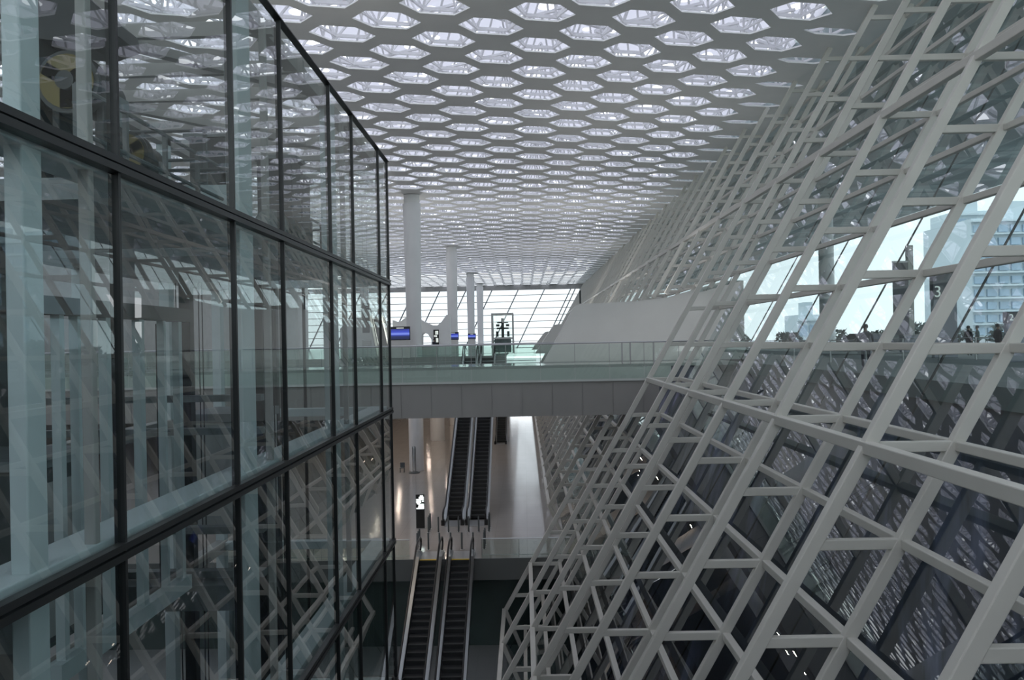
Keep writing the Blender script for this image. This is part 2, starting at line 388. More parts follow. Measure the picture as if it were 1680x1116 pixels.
def bays():
    XG = W+.30
    for i, k in enumerate(KS[:-1]):
        y0, y1 = yk(k), yk(k+1)
        zlo = ZL if k < 7 else ZM
        root = bpy.data.objects.new('window_%d' % (i+1), None); COL.objects.link(root); root.location = (0, y0, 0); root['kind'] = 'structure'
        spans = [(zlo, ZC)] if not 5 <= k <= 8 else [(zlo, -3.3), (2.2, ZC)]
        g = MB()
        for a, b in spans: g.add([(fx(a)+XG, 0, a), (fx(a)+XG, SP, a), (fx(b)+XG, SP, b), (fx(b)+XG, 0, b)], [(0,1,2,3)])
        g.build('pane', M['g_wall'], root)
        j = MB()
        for a, b in spans: j.bar((fx(a)+XG+.03, SP*.55, a), (fx(b)+XG+.03, SP*.55, b), .03, .03)
        j.build('glazing_bar', M['black'], root)
bays()

# ------------------------------------------------------------------ footbridge
def balustrade(name, x0, x1, y, z, h, lab, drop=0., posts=(), group=None, pitch=1.55, thick=()):
    root = empty(name, (x0, y, z), lab, 'balustrade', group); L = x1-x0
    MB().tube([(0, 0, h), (L, 0, h)], .028, 8).build('handrail', M['steel'], root, smooth=True)
    MB().tube([(0, .05, .12), (L, .05, .12)], .015, 6).build('lower_rail', M['steel'], root, smooth=True)
    n = max(1, round(L/pitch)); w = L/n
    for i in range(n):
        MB().add([(i*w+.012, 0, -drop), ((i+1)*w-.012, 0, -drop), ((i+1)*w-.012, 0, h-.05), (i*w+.012, 0, h-.05)], [(0,1,2,3)]).build('glass_panel', M['g_bal'], root, fix=False)
        p = MB().box((i*w-.012, .03, 0), (i*w+.012, .07, h-.02))
        if drop: p.box((i*w-.1, -.03, -.12), (i*w-.05, .05, -.08)).box((i*w+.05, -.03, -.12), (i*w+.1, .05, -.08))
        p.build('post', M['steelsat'], root)
    for t in thick: MB().box((t-x0-.03, -.06, 0), (t-x0+.03, 0, h)).build('thick_post', M['steelsat'], root)
    return root
BY = 33.0
def bridge():
    root = empty('footbridge', (0, BY, ZD), 'white footbridge with grey panelled soffit crossing the atrium', 'bridge')
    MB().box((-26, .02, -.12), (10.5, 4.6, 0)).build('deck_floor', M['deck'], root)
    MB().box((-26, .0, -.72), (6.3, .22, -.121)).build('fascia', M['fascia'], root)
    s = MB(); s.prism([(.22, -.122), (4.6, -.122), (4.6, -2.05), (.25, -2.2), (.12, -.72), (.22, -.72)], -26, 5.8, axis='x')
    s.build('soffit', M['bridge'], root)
    j = MB()
    for i in range(24):
        x = -25+i*1.31
        if x < 5.4: j.bar((x, .112, -.78), (x, .235, -2.17), .012, .02, up=(1, 0, 0))
    j.build('panel_joint', M['seam'], root)
    balustrade('glass_balustrade', -26, 9.6, BY-.06, ZD+.0, .93, 'green glass balustrade along the front edge of the footbridge', drop=.62, thick=(4.2, 4.55, 5.55), pitch=1.5)
    balustrade('glass_balustrade', -26, .6, BY+4.5, ZD, .93, 'green glass balustrade along the far edge of the footbridge', pitch=1.5)
bridge()

def portal(y, s, lab, d=1.0):
    P = [(.97, -1.07), (2.47, 1.55), (2.62, 1.70), (2.85, 1.76), (5.46, 1.83), (7.1, 2.0), (9.9, 2.75), (10.8, 2.75), (10.8, -1.07)]
    root = empty('portal_wall', (0, y, 0), lab, 'wall', 'white sloping portal walls')
    q = [(x, ZD+(z-ZD)*s) for x, z in P]
    MB().prism(q, 0, d).build('panel', M['wedge'], root)
    return root
portal(37.7, 1, 'large white sloping wall panel behind the right end of the footbridge', .8)
o = portal(64, .85, 'second white sloping wall panel, half hidden behind the large one', 2)
o = portal(92, .75, 'smallest and farthest of the white sloping wall panels', 2)
tag(MB().tube([(2.85, 38.1, 1.79), (2.85, 38.1, 2.45)], .045, 8).build('speaker_pole', M['black']), 'short black pole standing on top of the large white portal wall', 'pole')

# ------------------------------------------------------------------ columns
for i, (x, y) in enumerate(COLS):
    lab = ['thick white column nearest behind the footbridge, left of the others', 'second white column behind the footbridge, between two blue screens',
           'third white column, slimmer with distance, before the far window', 'fourth and farthest white column standing at the far window'][i] if i < 4 else \
          '%s white column deep in the left hall, seen through the lift tower' % ORD[i-4]
    root = empty('column', (x, y, 0), lab, 'column', 'round white roof columns')
    MB().lathe((0, 0, 0), [(.56, ZM+.0), (.56, -2), (.58, 3), (.66, 9.4), (.69, 10.6)], 32).build('shaft', M['column'], root, smooth=True)
    MB().lathe((0, 0, 0), [(.60, 10.6), (.60, ZC-.05)], 32).build('neck', M['ceiling'], root, smooth=True)
for i, (x, y) in enumerate([(-8.75, 76.5)]):
    tag(MB().lathe((x, y, 0), [(.72, ZM), (.72, ZD-1.3)], 32).build('column', M['column'], smooth=True), 'stout round column on the middle floor behind the tall column', 'column', 'round white roof columns')

# ------------------------------------------------------------------ escalators
def escalator(x, ytop, ztop, zbot, lab, sw=.80, yellow=False, light=False, rz=None, panel=None):
    """runs up along +y; ends at (ytop, ztop)"""
    run = (ztop-zbot)/math.tan(math.radians(30)); ybot = ytop-run
    root = empty('escalator', (x, ybot, zbot), lab, 'escalator', 'stainless escalators'); t30 = math.tan(math.radians(30)); rise = ztop-zbot
    prof = lambda o: [(-1.1, o), (0, o), (run, rise+o), (run+1.1, rise+o)]
    hw = sw/2
    for sgn in (-1, 1):
        a, b = sorted((sgn*(hw+.02), sgn*(hw+.20)))
        lo = prof(-.28); hi = prof(.16)
        MB().prism(lo+hi[::-1], a, b, axis='x').build('skirt_panel', panel or M['steel'], root)
        g = [( -1.0, .16), (0.1, .2), (run, rise+.2), (run+1.0, rise+.16), (run+1.15, rise+.5), (run+1.0, rise+.72), (run+.05, rise+.74), (.05, .74), (-1.0, .72), (-1.15, .5)]
        MB().add([(sgn*(hw+.1), y, z) for y, z in g], [tuple(range(10))]).build('glass_balustrade', M['g_esc'], root, fix=False)
        xm = sgn*(hw+.1)
        pts = [(xm, -1.0, .2), (xm, -1.22, .32), (xm, -1.28, .5), (xm, -1.2, .68), (xm, -1.0, .77), (xm, 0, .77), (xm, .4, .92), (xm, run-.3, rise+.66), (xm, run+.1, rise+.78), (xm, run+1.0, rise+.78), (xm, run+1.2, rise+.68), (xm, run+1.28, rise+.5), (xm, run+1.2, rise+.32), (xm, run+1.0, rise+.2)]
        MB().tube(pts, .042, 8).build('handrail', M['rubber'], root, smooth=True)
        MB().box((min(a, b), -1.25, -.0), (max(a, b), -1.0, .28)).build('newel_base', M['rubber'], root)
        if light: MB().bar((sgn*(hw+.0), 0, .3), (sgn*(hw+.0), run, rise+.3), .12, .08).build('light_strip', M['light'], root)
    MB().box((-hw-.02, -1.5, -.12), (hw+.02, -.15, .012)).build('bottom_plate', M['steelsat'], root)
    MB().box((-hw-.02, run+.1, rise-.12), (hw+.02, run+1.4, rise+.012)).build('top_plate', M['steelsat'], root)
    if yellow: MB().box((-hw, run-.02, rise+.0), (hw, run+.09, rise+.022)).build('comb_line', M['yellow'], root)
    MB().prism([(-.1, -.5), (run+.4, rise-.6), (run+.4, rise-.32), (-.1, -.25)], -hw, hw, axis='x').build('truss', M['black'], root)
    n = int(run/.32); first = None
    for i in range(n+1):
        y = i*.32; z = i*.32*t30
        if first is None:
            s = MB(); s.box((-hw, 0, -.30), (hw, .33, .0)); s.m = 1; s.box((-hw, -.012, -.035), (hw, .03, .004))
            o = s.build('step', [M['step'], M['stepedge']], root); first = o
        else: o = first.copy(); COL.objects.link(o)
        o.parent = root; o.location = (0, y, z)
    return root
escalator(-3.95, 56.8, ZD, ZM, 'left of the two upper escalators rising under the footbridge')
escalator(-2.68, 56.8, ZD, ZM, 'right of the two upper escalators rising under the footbridge')
escalator(-2.35, 88.6, ZD, ZM, 'distant escalator on the middle floor, half hidden by the upper pair')
escalator(-4.42, 34.2, ZM, ZL, 'left of the two lower escalators with a yellow comb line', yellow=True)
escalator(-3.0, 34.2, ZM, ZL, 'right of the two lower escalators with a yellow comb line', yellow=True)
e_ = escalator(-10.9, 61.5, 2.2, ZD, 'bright lit escalator glimpsed through the end of the lift tower', light=True, panel=M['wallwhite'])
e_.location = (-10.75, 59.4, ZD); e_.rotation_euler = (0, 0, math.radians(17))

# bollards round the landing
def bollard(x, y, lab):
    root = empty('bollard', (x, y, ZM), lab, 'bollard', 'steel bollards on the escalator landing')
    MB().lathe((0, 0, 0), [(.042, 0), (.042, .78), (.03, .80)], 12).build('post', M['railpaint'], root, smooth=True)
    MB().lathe((0, 0, 0), [(.08, 0), (.08, .015), (.05, .02)], 12).build('base_ring', M['steel'], root, smooth=True)
side = ['leftmost', 'second from the left', 'third from the left', 'middle', 'third from the right', 'second from the right', 'rightmost']
for i in range(7):
    bollard(-5.16+i*.522, 35.9, 'grey bollard at the top of the lower escalators, '+side[i])
    bollard(-5.05+i*.515, 39.2, 'grey bollard before the foot of the upper escalators, '+side[i])
for i in range(2):
    bollard(-5.16, 36.3+i*.4, 'grey bollard in the left return row by the lower escalators, %s' % ('near one' if i == 0 else 'far one'))
    bollard(-2.03, 36.3+i*.4, 'grey bollard in the right return row by the lower escalators, %s' % ('near one' if i == 0 else 'far one'))
    bollard(-5.05, 39.6+i*.4, 'grey bollard in the left return row by the upper escalators, %s' % ('near one' if i == 0 else 'far one'))
    bollard(-1.96, 39.6+i*.4, 'grey bollard in the right return row by the upper escalators, %s' % ('near one' if i == 0 else 'far one'))

balustrade('glass_balustrade', -2.05, 4.6, 34.45, ZM, .86, 'glass balustrade on the middle floor edge, right of the lower escalators', drop=.0)
balustrade('glass_balustrade', -14.0, -5.3, 34.45, ZM, .86, 'glass balustrade on the middle floor edge, left of the lower escalators', drop=.0)
balustrade('glass_balustrade', -9.9, -4.75, 57.9, ZD, .9, 'glass balustrade on the deck edge left of the upper escalators', drop=.0)
balustrade('glass_balustrade', -5.4, 2.4, 61.5, ZD, .9, 'green glass balustrade behind the upper escalator landing', drop=.9)

# information kiosk on the middle floor
def kiosk():
    root = empty('information_kiosk', (-5.57, 40.1, ZM), 'tall black information kiosk with bright white screen by the escalators', 'kiosk')
    MB().box((-.22, -.06, 0), (.22, .06, 1.78)).build('body', M['black'], root)
    s = MB()
    for a, b, c, d in ((.0,.16,1.64,1.74),(-.06,.2,1.56,1.66),(-.2,.2,1.49,1.55),(-.2,.06,1.34,1.47),(-.16,-.02,1.27,1.36),(-.08,.2,1.14,1.30),(-.2,.2,1.03,1.09),(-.1,.2,1.06,1.16),(.1,.2,1.4,1.46)):
        s.box((a, -.072, c), (b, -.0601, d))
    s.build('screen_graphics', mat('kiosk_screen_white', (.9, .95, .93), .4, emit=(.9, 1, .97), estr=1.2), root)
    MB().box((-.25, -.12, 0), (.25, .12, .03)).build('foot_plate', M['steelsat'], root)
kiosk()
def steel_post():
    root = empty('steel_post', (-8.35, 57.3, ZM), 'polished steel post with round base before the tall column', 'post')
    MB().lathe((0, 0, 0), [(.12, .05), (.13, .1), (.14, 1.9), (.1, 1.98)], 20).build('shaft', M['steel'], root, smooth=True)
    MB().lathe((0, 0, 0), [(.42, 0), (.42, .05), (.15, .1)], 20).build('base', M['railpaint'], root, smooth=True)
steel_post()
def chair(x, y, lab):
    root = empty('chair', (x, y, ZM), lab, 'chair')
    MB().box((-.17, -.17, .33), (.17, .17, .37)).build('seat', M['railpaint'], root)
    MB().box((-.17, .15, .37), (.17, .18, .72)).build('backrest', M['railpaint'], root)
    for a in (-.15, .15):
        for b in (-.15, .15): MB().box((a-.015, b-.015, 0), (a+.015, b+.015, .34)).build('leg', M['railpaint'], root)
chair(-9.3, 57.6, 'small dark chair on the middle floor left of the steel post')
tag(MB().box((-10.2, 83, ZM), (-9.2, 83.2, ZM+1.6)).box((-10.2, 82.95, ZM+1.6), (-9.2, 83.25, ZM+1.66)).box((-10.25, 82.9, ZM), (-9.15, 83.3, ZM+.08)).build('poster_stand', M['wood']), 'brown poster stand between the two columns on the middle floor', 'stand')

# ------------------------------------------------------------------ departures deck furniture
def screen(x, y, w, h, z, lab):
    root = empty('display_screen', (x, y, ZD), lab, 'screen', 'blue display screens on the deck')
    MB().box((-w/2-.05, 0, z-ZD-.05), (w/2+.05, .14, z-ZD+h+.05)).build('bezel', M['black'], root)
    MB().box((-w/2, -.02, z-ZD), (w/2, -.001, z-ZD+h*.86)).build('picture', M['screen'], root)
    MB().box((-w*.2, -.02, z-ZD+h*.9), (w*.2, -.001, z-ZD+h*.97)).build('caption_bar', M['signwhite'], root)
    MB().box((-w/2, .02, 0), (w/2, .12, z-ZD-.051)).build('stand', M['wallwhite'], root)
screen(-9.05, 56.3, 1.36, .9, .28, 'largest and nearest blue screen, in front of the thick column')
screen(-8.05, 87.6, 1.22, .78, .33, 'middle-sized blue screen at the foot of the second column')
screen(-8.1, 120.5, 1.15, .76, .5, 'smallest and farthest blue screen on the deck')
def island():
    root = empty('counter_island', (0, 64, ZD), 'white sculpted island with scooped top edge between the columns', 'counter')
    def P(l): return [(x, z-ZD) for x, z in l]
    MB().prism(P([(-10.9, ZD), (-10.9, 1.95), (-10.6, 1.8), (-10.2, 1.85), (-9.6, 2.3), (-9.2, 2.6), (-8.6, 1.95), (-7.9, 1.6), (-7.6, 1.45), (-7.15, 1.45), (-6.8, 1.75), (-6.4, 2.3), (-6.15, 2.3), (-6.15, ZD), (-7.6, ZD), (-7.7, .3), (-7.95, .7), (-8.25, .85), (-8.5, .7), (-8.55, ZD)]), 0, 1.2).build('shell', M['column'], root)
    MB().box((-7.5, -.05, .9), (-7.05, 0, 2.15)).build('information_panel', M['black'], root)
    MB().box((-7.45, -.06, 1.55), (-7.2, -.051, 1.7)).box((-7.35, -.06, 1.75), (-7.1, -.051, 2.05)).box((-7.3, -.06, 1.1), (-7.1, -.051, 1.45)).build('panel_graphics', M['signwhite'], root)
    o = empty('counter_island', (-8.6, 84, ZD), 'white sculpted island farther left, seen through the tower glass', 'counter')
    MB().prism([(-11.5, 0), (-11.5, 2.8), (-10.6, 3.7), (-9.6, 4.0), (-8.6, 3.6), (-7.8, 2.6), (-7.4, 0)], 0, 1.5).build('shell', M['column'], o)
island()
def cage():
    root = empty('lift_cage', (-1.9, 70, ZD), 'glass lift cage with steel frame and dark machinery on the deck', 'lift')
    w, h = .95, 3.65
    f = MB()
    for a in (-w, w):
        for b in (0, 1.9): f.box((a-.07, b-.07, 0), (a+.07, b+.07, h))
    for z in (h-.08, 1.35):
        f.box((-w, -.06, z-.07), (w, .06, z+.07)).box((-w, 1.84, z-.07), (w, 1.96, z+.07)).box((-w-.06, 0, z-.07), (-w+.06, 1.9, z+.07)).box((w-.06, 0, z-.07), (w+.06, 1.9, z+.07))
    f.build('frame', M['steelsat'], root)
    MB().add([(-w, 0, .05), (w, 0, .05), (w, 0, h-.1), (-w, 0, h-.1)], [(0,1,2,3)]).build('glass_panel', M['g_bal'], root, fix=False)
    m = MB(); m.box((-.55, .8, 2.2), (.55, 1.2, 2.35)).box((-.5, .8, 2.75), (.5, 1.2, 2.9)).box((-.12, .7, 1.3), (.12, 1.2, 3.2)).box((-.62, .8, 1.5), (-.4, 1.2, 2.0)).box((.4, .8, 1.5), (.62, 1.2, 2.0)).box((-.6, .8, 2.45), (-.3, 1.2, 2.65)).box((.3, .8, 2.45), (.6, 1.2, 2.65)).box((-.7, .8, 1.25), (.7, 1.3, 1.45))
    m.build('hoist', M['machine'], root)
    MB().box((-.75, .3, .05), (.75, 1.7, 1.25)).build('car', M['machinegrey'], root)
cage()
def counter_post(x, y, lab):
    root = empty('check_in_desk', (x, y, ZD), lab, 'desk')
    MB().box((-.9, 0, 0), (.9, .5, .8)).build('body', M['wallwhite'], root); MB().box((-1.0, -.05, .8), (1.0, .6, .86)).build('top', M['steelsat'], root)
counter_post(-7.6, 59.6, 'low white desk on the deck right of the nearest blue screen')
def hanging_sign(x, y, z0, z1, w, lab):
    root = empty('hanging_sign', (x, y, z0), lab, 'sign')
    MB().box((-w/2, -.05, 0), (w/2, .05, z1-z0)).build('panel', M['totem'], root)
    for s in (-.3, .3): MB().tube([(s*w, 0, z1-z0), (s*w, 0, ZC-z0)], .02, 6).build('hanger', M['steelsat'], root)
hanging_sign(-12.0, 58.5, .85, 3.1, .55, 'long dark sign hanging beyond the end of the lift tower')
def shop_sign(x, y, lab):
    root = empty('white_panel_rack', (x, y, ZD), lab, 'rack'); 
    for i in range(4): MB().box((-.35, 0, .7+i*.17), (.35, .1, .82+i*.17)).build('shelf', M['wallwhite'], root)
    for s in (-.36, .36): MB().box((s-.02, 0, 0), (s+.02, .1, 1.4)).build('post', M['steelsat'], root)
shop_sign(-13.3, 65, 'small rack of white shelves glimpsed through the tower end')

# ------------------------------------------------------------------ glass lift tower on the left
GX, GB = -4.0, -9.2
MY = [5.37, 7.575, 10.644, 12.848, 16.102, 18.278, 21.592, 23.04]
TZ = [5.5, 1.827, -2.0, -5.94, -10.1, ZL]
def tower():
    root = empty('glass_lift_tower', (GX, 0, ZL), 'glass lift tower with black mullions filling the left side', 'tower')
    L = lambda x, y, z: (x-GX, y, z-ZL)
    for y in [-4.1, -1.9, 1.1, 3.3]+MY:
        MB().box(L(GX-.09, y-.022, ZL), L(GX+.015, y+.022, TZ[0])).build('mullion', M['mullion'], root)
    for i, z in enumerate(TZ[:-1]):
        h = .03 if i == 0 else .08
        b = MB(); b.box(L(GX-.08, -4.5, z-h), L(GX+.05, MY[-1]+.05, z-.01)); 
        if i: b.box(L(GX-.06, -4.5, z+.012), L(GX+.04, MY[-1]+.05, z+h))
        b.build('transom', M['mullion'], root)
    ys = [-4.1, -1.9, 1.1, 3.3]+MY
    for a, b in zip(ys, ys[1:]):
        for z1, z0 in zip(TZ, TZ[1:]):
            MB().add([L(GX-.02, a+.02, z0+.07), L(GX-.02, b-.02, z0+.07), L(GX-.02, b-.02, z1-.07), L(GX-.02, a+.02, z1-.07)], [(0,1,2,3)]).build('glass_pane', M['g_box'], root, fix=False)
    # end face and rear face glass
    ye = MY[-1]
    for z1, z0 in zip(TZ, TZ[1:]):
        for a, b in ((GX-.1, GX-2.6), (GX-2.6, GB)):
            MB().add([L(b+.03, ye, z0+.09), L(a-.03, ye, z0+.09), L(a-.03, ye, z1-.09), L(b+.03, ye, z1-.09)], [(0,1,2,3)]).build('glass_pane', M['g_box'], root, fix=False)
        MB().box(L(GB, ye-.04, z0-.08), L(GX, ye+.04, z0+.08)).build('transom', M['mullion'], root)
        MB().box(L(GX-2.64, ye-.05, z0), L(GX-2.56, ye+.03, z1)).build('mullion', M['mullion'], root)
    MB().box(L(GB, ye-.04, TZ[0]-.08), L(GX, ye+.04, TZ[0])).build('transom', M['mullion'], root)
    # pale structural posts just behind the glass
    for y0, y1, w in ((6.35, 6.62, .16), (11.3, 11.85, .2), (16.9, 17.25, .26), (1.6, 1.95, .35)):
        bevel(MB().box(L(GX-.16-w, y0, ZL), L(GX-.16, y1, TZ[0]-.1)).build('structural_post', M['post'], root))
    for y in (7.30, 12.50, 17.95):
        bevel(MB().box(L(GX-.25, y, ZL), L(GX-.14, y+.10, TZ[0]-.1)).build('structural_post', M['concrete'], root))
    # rear posts
    for y in (3, 7.3, 11.0, 15.7, 19.5, 22.8):
        MB().box(L(GB-.1, y, ZL), L(GB+.15, y+.28, TZ[0]-.1)).build('structural_post', M['post'], root)
    # ledge beams at each floor line
    for z in TZ[1:-1]:
        bevel(MB().box(L(GX-.62, -4.4, z-.10), L(GX-.13, ye-.1, z+.13)).build('ledge_beam', M['post'], root))
        bevel(MB().box(L(GB-.1, -4.4, z-.16), L(GB+.2, ye-.1, z+.16)).build('ledge_beam', M['concrete'], root))
        bevel(MB().box(L(GB+.2, ye-.32, z-.12), L(GX-.62, ye-.1, z+.12)).build('ledge_beam', M['post'], root))
    # roof beams
    for y in (3.4, 7.5, 9.2, 10.6, 12.8, 14.6, 16.1, 18.3, 20, 21.6, 22.9):
        MB().box(L(GB, y-.06, TZ[0]-.3), L(GX-.1, y+.06, TZ[0]-.06)).build('roof_beam', M['concrete'], root)
    for a, b in ((10.6, 16.1), (16.1, 21.6), (5, 10.6)):
        MB().bar(L(GB, a, TZ[0]-.2), L(GX-.2, b, TZ[0]-.2), .16, .2, up=(0, 0, 1)).build('roof_brace', M['concrete'], root)
    MB().box(L(GX-.45, -4.4, TZ[0]-.28), L(GX-.2, ye-.1, TZ[0]-.05)).build('roof_beam', M['concrete'], root)
    MB().box(L(GB-.1, -4.4, TZ[0]-.28), L(GB+.15, ye-.1, TZ[0]-.05)).build('roof_beam', M['concrete'], root)
    # machine platform
    MB().box(L(-8.8, 8.6, 1.7), L(-4.9, 13.0, 1.95)).build('platform', M['machinegrey'], root)
    MB().box(L(-8.8, 12.8, 2.3), L(-4.7, 13.05, 2.72)).build('platform_beam', M['post'], root)
    MB().box(L(-8.8, 14.2, 1.7), L(-4.9, 20.0, 1.95)).build('platform', M['machinegrey'], root)
    # dark lift lobby wall
    MB().box(L(-9.05, -4, ZL), L(-8.9, 14.0, 1.75)).build('shaft_wall', M['core'], root)
    for z in (-1.0, -1.6, -3.4, -4.2, -7.6):
        MB().box(L(-8.89, 13.9, z), L(-4.8, 14.1, z+.12)).build('cross_beam', M['machinegrey'], root)
    MB().box(L(-8.89, 13.6, -4.7), L(-5.2, 14.05, -4.25)).build('cross_beam', M['machinegrey'], root)
tower()

def shaft_frame():
    root = empty('lift_guide_frame', (-6.0, 9.6, -4.1), 'pale vertical guide rail frame inside the lower lift tower', 'frame')
    ys = [9.75, 10.15, 10.85, 11.8, 12.6, 13.15]
    for y, w in zip(ys, (.10, .12, .13, .15, .07, .12)):
        MB().box((-.06, y-9.6, .02), (.06, y-9.6+w, 4.6)).build('guide_rail', M['post'], root)
    MB().box((-.1, 0, -.12), (.1, 3.8, .12)).build('bottom_beam', M['post'], root)
    MB().box((-.1, -1.2, 4.55), (.1, 3.9, 4.78)).build('top_beam', M['machine'], root)
    MB().box((-.08, 1.32, .15), (-.06, 1.42, 4.5)).box((-.08, 3.0, .15), (-.06, 3.12, 4.5)).build('cable_tray', M['rubber'], root)
    o = empty('lift_car', (-7.2, 10.2, -4.0), 'dark lift car standing behind the guide rails', 'lift')
    bevel(MB().box((-.9, -.2, 0), (.7, 1.3, 2.4)).build('car_body', M['core'], o))
    MB().box((.701, .1, .1), (.72, .5, 2.2)).build('car_door', M['coregrey'], o); MB().box((.701, .55, .1), (.72, .95, 2.2)).build('car_door', M['coregrey'], o)
    MB().box((-.9, -.25, 2.41), (.75, 1.35, 2.55)).build('car_roof', M['machinegrey'], o)
    o = empty('lift_car', (-6.9, 17.3, -4.2), 'second lift car deeper in the tower, grey panels', 'lift')
    bevel(MB().box((-.9, -.2, 0), (.7, 1.8, 2.5)).build('car_body', M['coregrey'], o))
    MB().box((-.9, -.25, 2.51), (.75, 1.85, 2.7)).build('car_roof', M['machinegrey'], o)
    for i, (x, y, lab) in enumerate([(-6.7, 15.2, 'dark hoist rope mast in the tower, nearest one'), (-5.8, 16.8, 'dark hoist rope mast in the tower, by the second lift car'), (-6.6, 20.2, 'dark hoist rope mast in the tower, at its far end')]):
        r = empty('hoist_rope_mast', (x, y, ZL), lab, 'mast', 'hoist rope masts')
        MB().box((-.1, -.1, 0), (.1, .1, 16.2)).build('mast', M['machine'], r)
        c = MB()
        for d in (-.28, -.21, -.14, .18, .25): c.tube([(d, .15, .2), (d, .15, 16.0)], .012, 5)
        c.build('rope', M['rubber'], r)
shaft_frame()

def hoist(x, y, z, lab, s=1., ch=1.45, top=False):
    root = empty('hoist_machine', (x, y, z), lab, 'machine', 'lift hoist machines'); c = ch*s
    MB().lathe((0, -.16*s, c), [(.1*s, 0), (.50*s, .0), (.50*s, .06*s), (.44*s, .10*s), (.44*s, .2*s), (.50*s, .24*s), (.50*s, .3*s)], 32, 'y').build('sheave_rim', M['machine'], root, smooth=True)
    w = MB()
    for k in range(3):
        a = 2*math.pi*k/3+.5; p = Vector((math.cos(a)*.1*s, -.18*s, c+math.sin(a)*.1*s)); q = Vector((math.cos(a)*.42*s, -.18*s, c+math.sin(a)*.42*s))
        w.bar(p, q, .04*s, .2*s)
    w.lathe((0, -.2*s, c), [(.39*s, 0), (.43*s, 0), (.43*s, .03*s), (.39*s, .03*s)], 24, 'y')
    w.build('sheave_spokes', M['yellowpaint'], root)
    MB().lathe((0, -.26*s, c), [(.15*s, 0), (.15*s, .1*s)], 16, 'y').build('hub', M['machine'], root)
    MB().lathe((0, .2*s, c), [(.3*s, 0), (.36*s, .05*s), (.36*s, .75*s), (.22*s, .85*s)], 24, 'y').build('motor', M['machine'], root, smooth=True)
    bevel(MB().box((-.5*s, -.1*s, 0), (.5*s, 1.0*s, .25*s)).box((-.42*s, .1*s, .25*s), (-.3*s, .9*s, c-.1)).box((.3*s, .1*s, .25*s), (.42*s, .9*s, c-.1)).build('bed_frame', M['machine'], root))
    MB().box((-.72*s, -.1*s, .2*s), (-.5*s, .6*s, c+1.4*s)).build('terminal_cabinet', M['machine'], root)
    MB().box((.52*s, .3*s, c-.6*s), (.58*s, .6*s, c-.1*s)).build('warning_plate', M['machinegrey'], root)
    if top: MB().prism([(-.7*s, c+.75*s), (-.7*s, c+1.5*s), (.15*s, c+1.5*s), (.7*s, c+1.0*s), (.75*s, c+.75*s), (.3*s, c+.6*s)], -.1*s, .7*s).build('cover', M['machine'], root)
hoist(-6.05, 10.35, 1.96, 'dark hoist machine with yellow sheave at the top left', .85, 1.93, True)
hoist(-6.2, 12.1, 1.96, 'smaller dark hoist machine behind the yellow sheave', .7, 1.6)
def cabinet(x, y, z, w, h, lab, sheave=True):
    root = empty('hoist_cabinet', (x, y, z), lab, 'machine', 'dark hoist cabinets in the tower')
    bevel(MB().box((-w/2, 0, .6), (w/2, .7, h)).build('housing', M['machine'], root))
    MB().box((-w/2-.1, -.05, h), (w/2+.1, .75, h+.08)).build('lid', M['machinegrey'], root)
    MB().lathe((-.05, -.2, .75), [(.1, 0), (.38, 0), (.38, .18), (.1, .18)], 24, 'y').build('pulley', M['machinegrey'], root, smooth=True)
    MB().box((-w/2-.15, -.1, 0), (-w/2, .8, .6)).box((w/2, -.1, 0), (w/2+.15, .8, .6)).box((-w/2, .3, .1), (w/2, .7, .6)).build('stand', M['machine'], root)
cabinet(-5.95, 14.6, 1.96, .75, 2.05, 'tall dark hoist cabinet with pulley in the upper tower')
cabinet(-5.6, 17.4, 1.96, .8, 2.3, 'second dark hoist cabinet, right of the tall one')
cabinet(-5.7, 19.1, 1.96, .5, 2.2, 'slim dark hoist cabinet at the far end of the tower')

def guard(name, pts, z, h, lab):
    root = empty(name, (pts[0][0], pts[0][1], z), lab, 'railing', 'guard rails round the hoist platform'); o = Vector((pts[0][0], pts[0][1], 0))
    P = [Vector((x, y, 0))-o for x, y in pts]
    for hh, nm in ((h, 'top_rail'), (h*.5, 'middle_rail'), (.1, 'toe_rail')):
        MB().tube([p+Vector((0, 0, hh)) for p in P], .03 if nm != 'toe_rail' else .02, 8).build(nm, M['railpaint'], root, smooth=True)
    for a, b in zip(P, P[1:]):
        n = max(1, round((b-a).length/1.1))
        for i in range(n+1):
            q = a.lerp(b, i/n); MB().box((q.x-.028, q.y-.028, 0), (q.x+.028, q.y+.028, h)).build('post', M['railpaint'], root)
guard('guard_rail', [(-5.0, 8.6), (-5.0, 12.9), (-8.4, 12.9)], 1.95, 1.05, 'dark guard rail round the near hoist platform')
guard('guard_rail', [(-5.0, 18.2), (-5.0, 20.0), (-8.4, 20.0)], 1.95, 1.05, 'dark guard rail at the far end of the hoist platform')
guard('guard_rail', [(-8.6, 13.1), (-5.4, 13.1)], 2.72, 1.0, 'dark guard rail standing on the pale platform beam')

